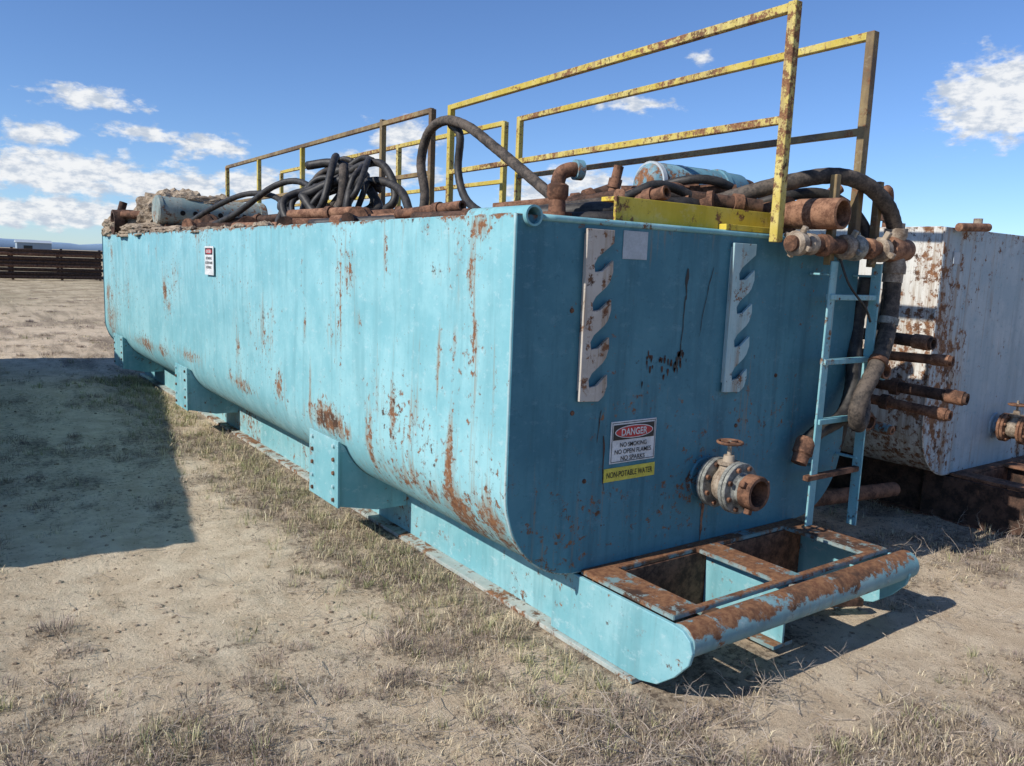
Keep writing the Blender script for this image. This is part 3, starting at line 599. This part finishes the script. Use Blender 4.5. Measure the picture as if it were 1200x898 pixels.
# ---------------------------------------------------------------- grass
def scatter(n,dmin,dmax,a0=-10,a1=80):
    az=np.radians(rng.uniform(a0,a1,n)); dd=dmin*np.exp(rng.random(n)*math.log(dmax/dmin))
    return CX+dd*np.sin(az),CY+dd*np.cos(az),dd
def keep_mask(x,y):
    in1=(x>.36)&(x<2.08)&(y>-.72)&(y<9.7)
    in2=(x>4.0)&(x<5.6)&(y>-.6)&(y<9.7)
    return ~(in1|in2)
def blades(x,y,d,nb,hmin,hmax,spread,lean,wid,palette,pw,dark=.75):
    n=len(x); X=np.repeat(x,nb);Y=np.repeat(y,nb);D=np.repeat(d,nb); m=n*nb
    ang=rng.uniform(0,2*math.pi,m); r=spread*np.sqrt(rng.random(m))*np.repeat(rng.uniform(.5,1.4,n),nb)
    ds=np.clip(D/6,1,4)
    bx=X+r*np.cos(ang)*np.sqrt(ds); by=Y+r*np.sin(ang)*np.sqrt(ds)
    bz=np.array([gh(a,b) for a,b in zip(x,y)]); bz=np.repeat(bz,nb)-.006
    hh=rng.uniform(hmin,hmax,m)*np.repeat(rng.uniform(.5,1.3,n),nb)
    la=ang+rng.normal(0,.7,m); ln=np.abs(rng.normal(lean,lean*.5,m))
    ca=np.cos(la);sa=np.sin(la)
    w=wid*ds*rng.uniform(.6,1.4,m); pa=rng.uniform(0,2*math.pi,m); wx=np.cos(pa)*w/2; wy=np.sin(pa)*w/2
    l1=np.sin(ln*.5)*hh*.55; z1=np.cos(ln*.5)*hh*.55; l2=l1+np.sin(ln*1.5)*hh*.5; z2=z1+np.cos(np.minimum(ln*1.5,1.7))*hh*.5
    Vv=np.zeros((m,5,3))
    Vv[:,0]=np.stack([bx-wx,by-wy,bz],1);Vv[:,1]=np.stack([bx+wx,by+wy,bz],1)
    Vv[:,2]=np.stack([bx+ca*l1-wx*.7,by+sa*l1-wy*.7,bz+z1],1);Vv[:,3]=np.stack([bx+ca*l1+wx*.7,by+sa*l1+wy*.7,bz+z1],1)
    Vv[:,4]=np.stack([bx+ca*l2,by+sa*l2,bz+z2],1)
    b=np.arange(m)[:,None]*5
    Ft=np.concatenate([b+np.array([[0,1,3]]),b+np.array([[0,3,2]]),b+np.array([[2,3,4]])])
    pal=np.array(palette); ci=rng.choice(len(pal),n,p=pw); c=np.repeat(pal[ci],nb,0)
    c2=pal[rng.choice(len(pal),m,p=pw)]; c=(c*.65+c2*.35)*rng.uniform(.65,1.4,(m,1))
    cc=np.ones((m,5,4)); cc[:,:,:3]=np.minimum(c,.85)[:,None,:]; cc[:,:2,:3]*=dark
    return Vv.reshape(-1,3),Ft,cc.reshape(-1,4)
STRAW=(.68,.57,.38);STR2=(.54,.44,.29);PUR=(.27,.205,.175);PUR2=(.42,.33,.275);GRN=(.26,.27,.12);GREY=(.52,.47,.39)
allV=[];allF=[];allC=[];off=0
def add(r):
    global off
    allV.append(r[0]);allF.append(r[1]+off);allC.append(r[2]); off+=len(r[0])
def sel(n,dmin,dmax,thr,jit=.10,sd=None):
    x,y,d=scatter(n,dmin,dmax); q=np.array([veg(a,b) for a,b in zip(x,y)])
    if sd: q+=np.array([noise.noise(Vector((a*1.3,b*1.3,sd))) for a,b in zip(x,y)])*.5
    k=keep_mask(x,y)&(q>thr+rng.normal(0,jit,n)); return x[k],y[k],d[k]
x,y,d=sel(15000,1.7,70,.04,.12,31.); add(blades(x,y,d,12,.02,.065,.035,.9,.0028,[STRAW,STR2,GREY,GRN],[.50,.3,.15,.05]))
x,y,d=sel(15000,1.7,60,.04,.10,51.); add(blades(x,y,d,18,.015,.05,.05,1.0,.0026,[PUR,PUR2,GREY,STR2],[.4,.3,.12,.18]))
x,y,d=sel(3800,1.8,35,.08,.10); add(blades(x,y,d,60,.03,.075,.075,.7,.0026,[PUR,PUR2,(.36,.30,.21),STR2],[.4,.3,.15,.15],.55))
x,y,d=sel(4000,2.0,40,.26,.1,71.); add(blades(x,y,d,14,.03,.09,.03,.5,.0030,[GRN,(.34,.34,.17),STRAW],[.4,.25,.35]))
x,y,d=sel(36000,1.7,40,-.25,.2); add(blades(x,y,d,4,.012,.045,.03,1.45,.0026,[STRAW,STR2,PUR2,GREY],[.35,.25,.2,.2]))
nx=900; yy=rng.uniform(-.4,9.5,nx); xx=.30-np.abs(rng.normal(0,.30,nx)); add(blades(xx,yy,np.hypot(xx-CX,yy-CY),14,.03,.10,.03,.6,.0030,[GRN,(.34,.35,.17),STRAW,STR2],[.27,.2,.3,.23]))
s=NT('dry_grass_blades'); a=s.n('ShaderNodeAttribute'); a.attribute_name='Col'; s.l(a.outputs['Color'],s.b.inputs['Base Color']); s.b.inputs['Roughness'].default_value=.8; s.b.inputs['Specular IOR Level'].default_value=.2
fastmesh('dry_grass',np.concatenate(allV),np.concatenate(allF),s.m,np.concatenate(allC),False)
TV=[];TF=[]
def twig(p,d,l,r,depth=0):
    p=Vector(p); d=Vector(d).normalized(); S=[p]
    for i in range(4):
        d=(d+Vector((random.gauss(0,.16),random.gauss(0,.16),random.gauss(0,.12)))).normalized(); p=p+d*l/4
        if p.z<.008: p.z=.008
        S.append(p.copy())
        if depth<2 and random.random()<.6: twig(p,(d+Vector((random.gauss(0,.7),random.gauss(0,.7),random.gauss(0,.35)))),l*.55,r*.6,depth+1)
    b=len(TV); n=4; _,u,w=frame(S[-1]-S[0])
    for i,c in enumerate(S):
        rr=r*(1-.7*i/4)
        for k in range(n): a=k*math.pi/2; TV.append(tuple(c+(u*math.cos(a)+w*math.sin(a))*rr))
    for i in range(4):
        for k in range(n): TF.append((b+i*n+k,b+i*n+(k+1)%n,b+(i+1)*n+(k+1)%n,b+(i+1)*n+k))
for (cx_,cy_,n,sp,l) in ((.25,-.85,24,.35,.16),(.0,-.75,16,.3,.2),(.75,-.80,20,.25,.13),(1.2,-.95,10,.3,.12),(-.35,-.5,12,.4,.16),(-.9,1.4,6,.4,.12),(1.1,-1.35,18,.3,.11),(2.4,-.9,12,.5,.12),(-1.2,.2,10,.4,.1),(3.0,-.3,18,.5,.16),(3.8,-.4,20,.5,.16),(-1.6,7.2,8,.4,.3)):
    for i in range(n):
        a=random.uniform(0,6.28); twig((cx_+random.gauss(0,sp*.5),cy_+random.gauss(0,sp*.4),.01),(math.cos(a),math.sin(a),random.uniform(.05,.9)),l*random.uniform(.5,1.4),.0022)
for i in range(220):
    x,y,d=[float(q[0]) for q in scatter(1,2,14)]; a=random.uniform(0,6.28)
    if keep_mask(np.array([x]),np.array([y]))[0]: twig((x,y,.012),(math.cos(a),math.sin(a),random.uniform(0,.25)),random.uniform(.06,.25),.0020)
M_twig=simple('dead_twig_bark',(.26,.21,.16),(.48,.40,.32),.9); mesh('dead_twigs',TV,TF,M_twig)
PV=[];PF=[]
bm=bmesh.new(); bmesh.ops.create_icosphere(bm,subdivisions=1,radius=1); base=[v.co.copy() for v in bm.verts]; bf=[[v.index for v in f.verts] for f in bm.faces]; bm.free()
x,y,d=scatter(4500,1.8,14); 
for a,b,c in zip(x,y,d):
    s_=random.uniform(.003,.010)*(1+c*.05)*(1.8 if random.random()<.05 else 1); z=gh(a,b); o=len(PV); q=Vector((a*50,b*50,0))
    for v in base: f=1+.35*noise.noise(v*1.5+q); PV.append((a+v.x*s_*f*1.2,b+v.y*s_*f,z+v.z*s_*f*.7))
    PF+=[[o+i for i in f] for f in bf]
mesh('pebbles',PV,PF,M_dirt)
# ---------------------------------------------------------------- distance
e=empty('stacked_pipe_rack')
for r_ in range(8):
    z=.16+.205*r_; 
    tube('rack_pipe',[(-6+random.uniform(-.5,.5),47.2,z),(2,48.6,z),(6.35+random.uniform(-.5,.4),49.6+.0,z)],.09,M_rustdk if r_%3 else M_rust,e,8,1,smoothpath=False)
for xx in (-4,-1.2,1.6,4.0,6.0): beam('rack_post',(xx,47.45+.19*(xx+6),0),(xx,47.45+.19*(xx+6),1.75),.12,.12,M_rustdk,e)
for xx in (-4,-1.2,1.6,4.0,6.0): beam('rack_post',(xx,51.0,0),(xx,51.0,1.5),.14,.14,M_rustdk,e)
for r_ in range(5): tube('rack_pipe',[(-6,51.3,.2+.3*r_),(6.2,51.5,.2+.3*r_)],.10,M_rustdk,e,8,1,smoothpath=False)
e=empty('distant_shed'); M_shed=flat('pale_cladding',(.26,.32,.38),.7); M_roof=flat('shed_roof',(.38,.43,.48),.6)
box('walls',(35,500,0),(51,512,4.6),M_shed,e,0)
V=[(34.5,499.5,4.6),(51.5,499.5,4.6),(51.5,512.5,4.6),(34.5,512.5,4.6),(34.5,506,6.0),(51.5,506,6.0)]
mesh('roof',V,[(0,1,5,4),(2,3,4,5),(1,2,5),(3,0,4)],M_roof,e); box('door',(38,499.85,0),(42,499.95,3.0),M_sk,e,0)
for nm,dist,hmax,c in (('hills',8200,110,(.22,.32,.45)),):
    V=[];Fc=[];n=300
    for i in range(n+1):
        az=rad(-40+150*i/n); h=hmax*(.45+.9*abs(noise.fractal(Vector((i*.035,2.2,0)),1,2,5)))
        x_,y_=math.sin(az),math.cos(az)
        V+=[(x_*dist,y_*dist,-5),(x_*dist,y_*dist,h*.75),(x_*(dist+500),y_*(dist+500),h)]
    for i in range(n): a=i*3; Fc+=[(a,a+3,a+4,a+1),(a+1,a+4,a+5,a+2)]
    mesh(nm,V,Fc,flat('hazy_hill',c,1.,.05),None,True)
# ---------------------------------------------------------------- sun + sky
el=rad(37); azs=rad(-87)
S=Vector((math.sin(azs)*math.cos(el),math.cos(azs)*math.cos(el),math.sin(el)))
ld=bpy.data.lights.new('sun','SUN'); ld.energy=5.0; ld.angle=rad(.53); ld.color=(1,.955,.88)
lo=bpy.data.objects.new('sun',ld); sc.collection.objects.link(lo); lo.rotation_mode='QUATERNION'; lo.rotation_quaternion=S.to_track_quat('Z','Y'); lo.location=(-20,5,20)
w=bpy.data.worlds.new('World'); sc.world=w; w.use_nodes=True; T=w.node_tree; bg=T.nodes['Background']; bg.inputs[1].default_value=.115
sk=T.nodes.new('ShaderNodeTexSky'); sk.sky_type='NISHITA'; sk.sun_disc=False; sk.sun_elevation=el; sk.sun_rotation=azs%(2*math.pi); sk.altitude=1500; sk.air_density=1.; sk.dust_density=.35; sk.ozone_density=2.2
tc=T.nodes.new('ShaderNodeTexCoord'); sp=T.nodes.new('ShaderNodeSeparateXYZ'); T.links.new(tc.outputs['Generated'],sp.inputs[0])
def m(op,a,b=None,c=None):
    n=T.nodes.new('ShaderNodeMath'); n.operation=op
    for i,x in enumerate((a,b,c)):
        if x is None: continue
        if isinstance(x,(int,float)): n.inputs[i].default_value=x
        else: T.links.new(x,n.inputs[i])
    return n.outputs[0]
az=m('MULTIPLY',m('ARCTAN2',sp.outputs[0],sp.outputs[1]),57.2958); ele=m('MULTIPLY',m('ARCSINE',sp.outputs[2]),57.2958)
cb=T.nodes.new('ShaderNodeCombineXYZ'); T.links.new(az,cb.inputs[0]); T.links.new(m('MULTIPLY',ele,2.0),cb.inputs[1])
def wn(scale,det,ro,dx=0):
    mp=T.nodes.new('ShaderNodeMapping'); mp.inputs['Location'].default_value=(dx,dx*.7,0); T.links.new(cb.outputs[0],mp.inputs[0])
    n=T.nodes.new('ShaderNodeTexNoise'); n.inputs['Scale'].default_value=scale; n.inputs['Detail'].default_value=det; n.inputs['Roughness'].default_value=ro
    T.links.new(mp.outputs[0],n.inputs['Vector']); return n.outputs[0]
N1=wn(.55,7,.60); N2=wn(.9,5,.6,.35)
clouds=[(8.3,9.1,3.6,.9,1.1),(5.5,6.7,2.6,1.05,1.1),(11.4,7.4,3.2,.7,1.1),(15,6.9,3.0,1.1,1.1),(6.7,4.6,6.2,1.9,1.5),(12.5,4.2,6,1.6,1.5),(6.2,2.2,7,1.3,1.5),(13,2.3,9,1.3,1.5),(18.2,4.6,4.5,1.4,1.3),(0,4,5,1.8,1.2),
 (27.8,8.3,3.0,1.5,1.2),(26.5,6.2,4.4,1.8,1.4),(23,4.6,3.5,1.3,1.2),(43.5,11,3.2,.7,1),(47.5,13.9,1.1,.5,.7),(65.8,10.8,4.8,3.1,1.8),(70,12.0,4,3,1.3),(40.5,6,4.6,1.3,1.1),(36.5,5.0,3,1.1,1.1),(-20,6,12,2,1),(100,9,12,3,1)]
mask=None
for a,e_,ra,re,kk in clouds:
    dx=m('DIVIDE',m('SUBTRACT',az,a),ra); dy=m('DIVIDE',m('SUBTRACT',ele,e_),re)
    r2=m('ADD',m('MULTIPLY',dx,dx),m('MULTIPLY',dy,dy)); v=m('MULTIPLY',m('SUBTRACT',1.0,m('SQRT',r2)),kk)
    mask=v if mask is None else m('MAXIMUM',mask,v)
dens=m('ADD',m('MAXIMUM',mask,-1.0),m('MULTIPLY',m('SUBTRACT',N1,.5),3.0))
def mr(v,a,b,lo=0,hi=1):
    n=T.nodes.new('ShaderNodeMapRange'); n.interpolation_type='SMOOTHSTEP'
    for k_,x in zip(('From Min','From Max','To Min','To Max'),(a,b,lo,hi)): n.inputs[k_].default_value=x
    T.links.new(v,n.inputs['Value']); return n.outputs[0]
alpha=mr(dens,.08,.80,0,.96); shade=mr(m('ADD',N2,m('MULTIPLY',dens,.08)),.42,.68)
def wm(f,a,b,mode='MIX'):
    n=T.nodes.new('ShaderNodeMix'); n.data_type='RGBA'; n.blend_type=mode
    if isinstance(f,(int,float)): n.inputs[0].default_value=f
    else: T.links.new(f,n.inputs[0])
    for i,x in ((6,a),(7,b)):
        if isinstance(x,tuple): n.inputs[i].default_value=(*x,1)
        else: T.links.new(x,n.inputs[i])
    return n.outputs[2]
skc=wm(1.,sk.outputs[0],(.78,.97,1.26),'MULTIPLY')
cc=wm(shade,(4.8,5.4,6.3),(8.0,8.1,8.2))
fin=wm(alpha,skc,cc); T.links.new(fin,bg.inputs[0])
sc.view_settings.view_transform='Standard'; sc.view_settings.look='None'; sc.view_settings.exposure=0
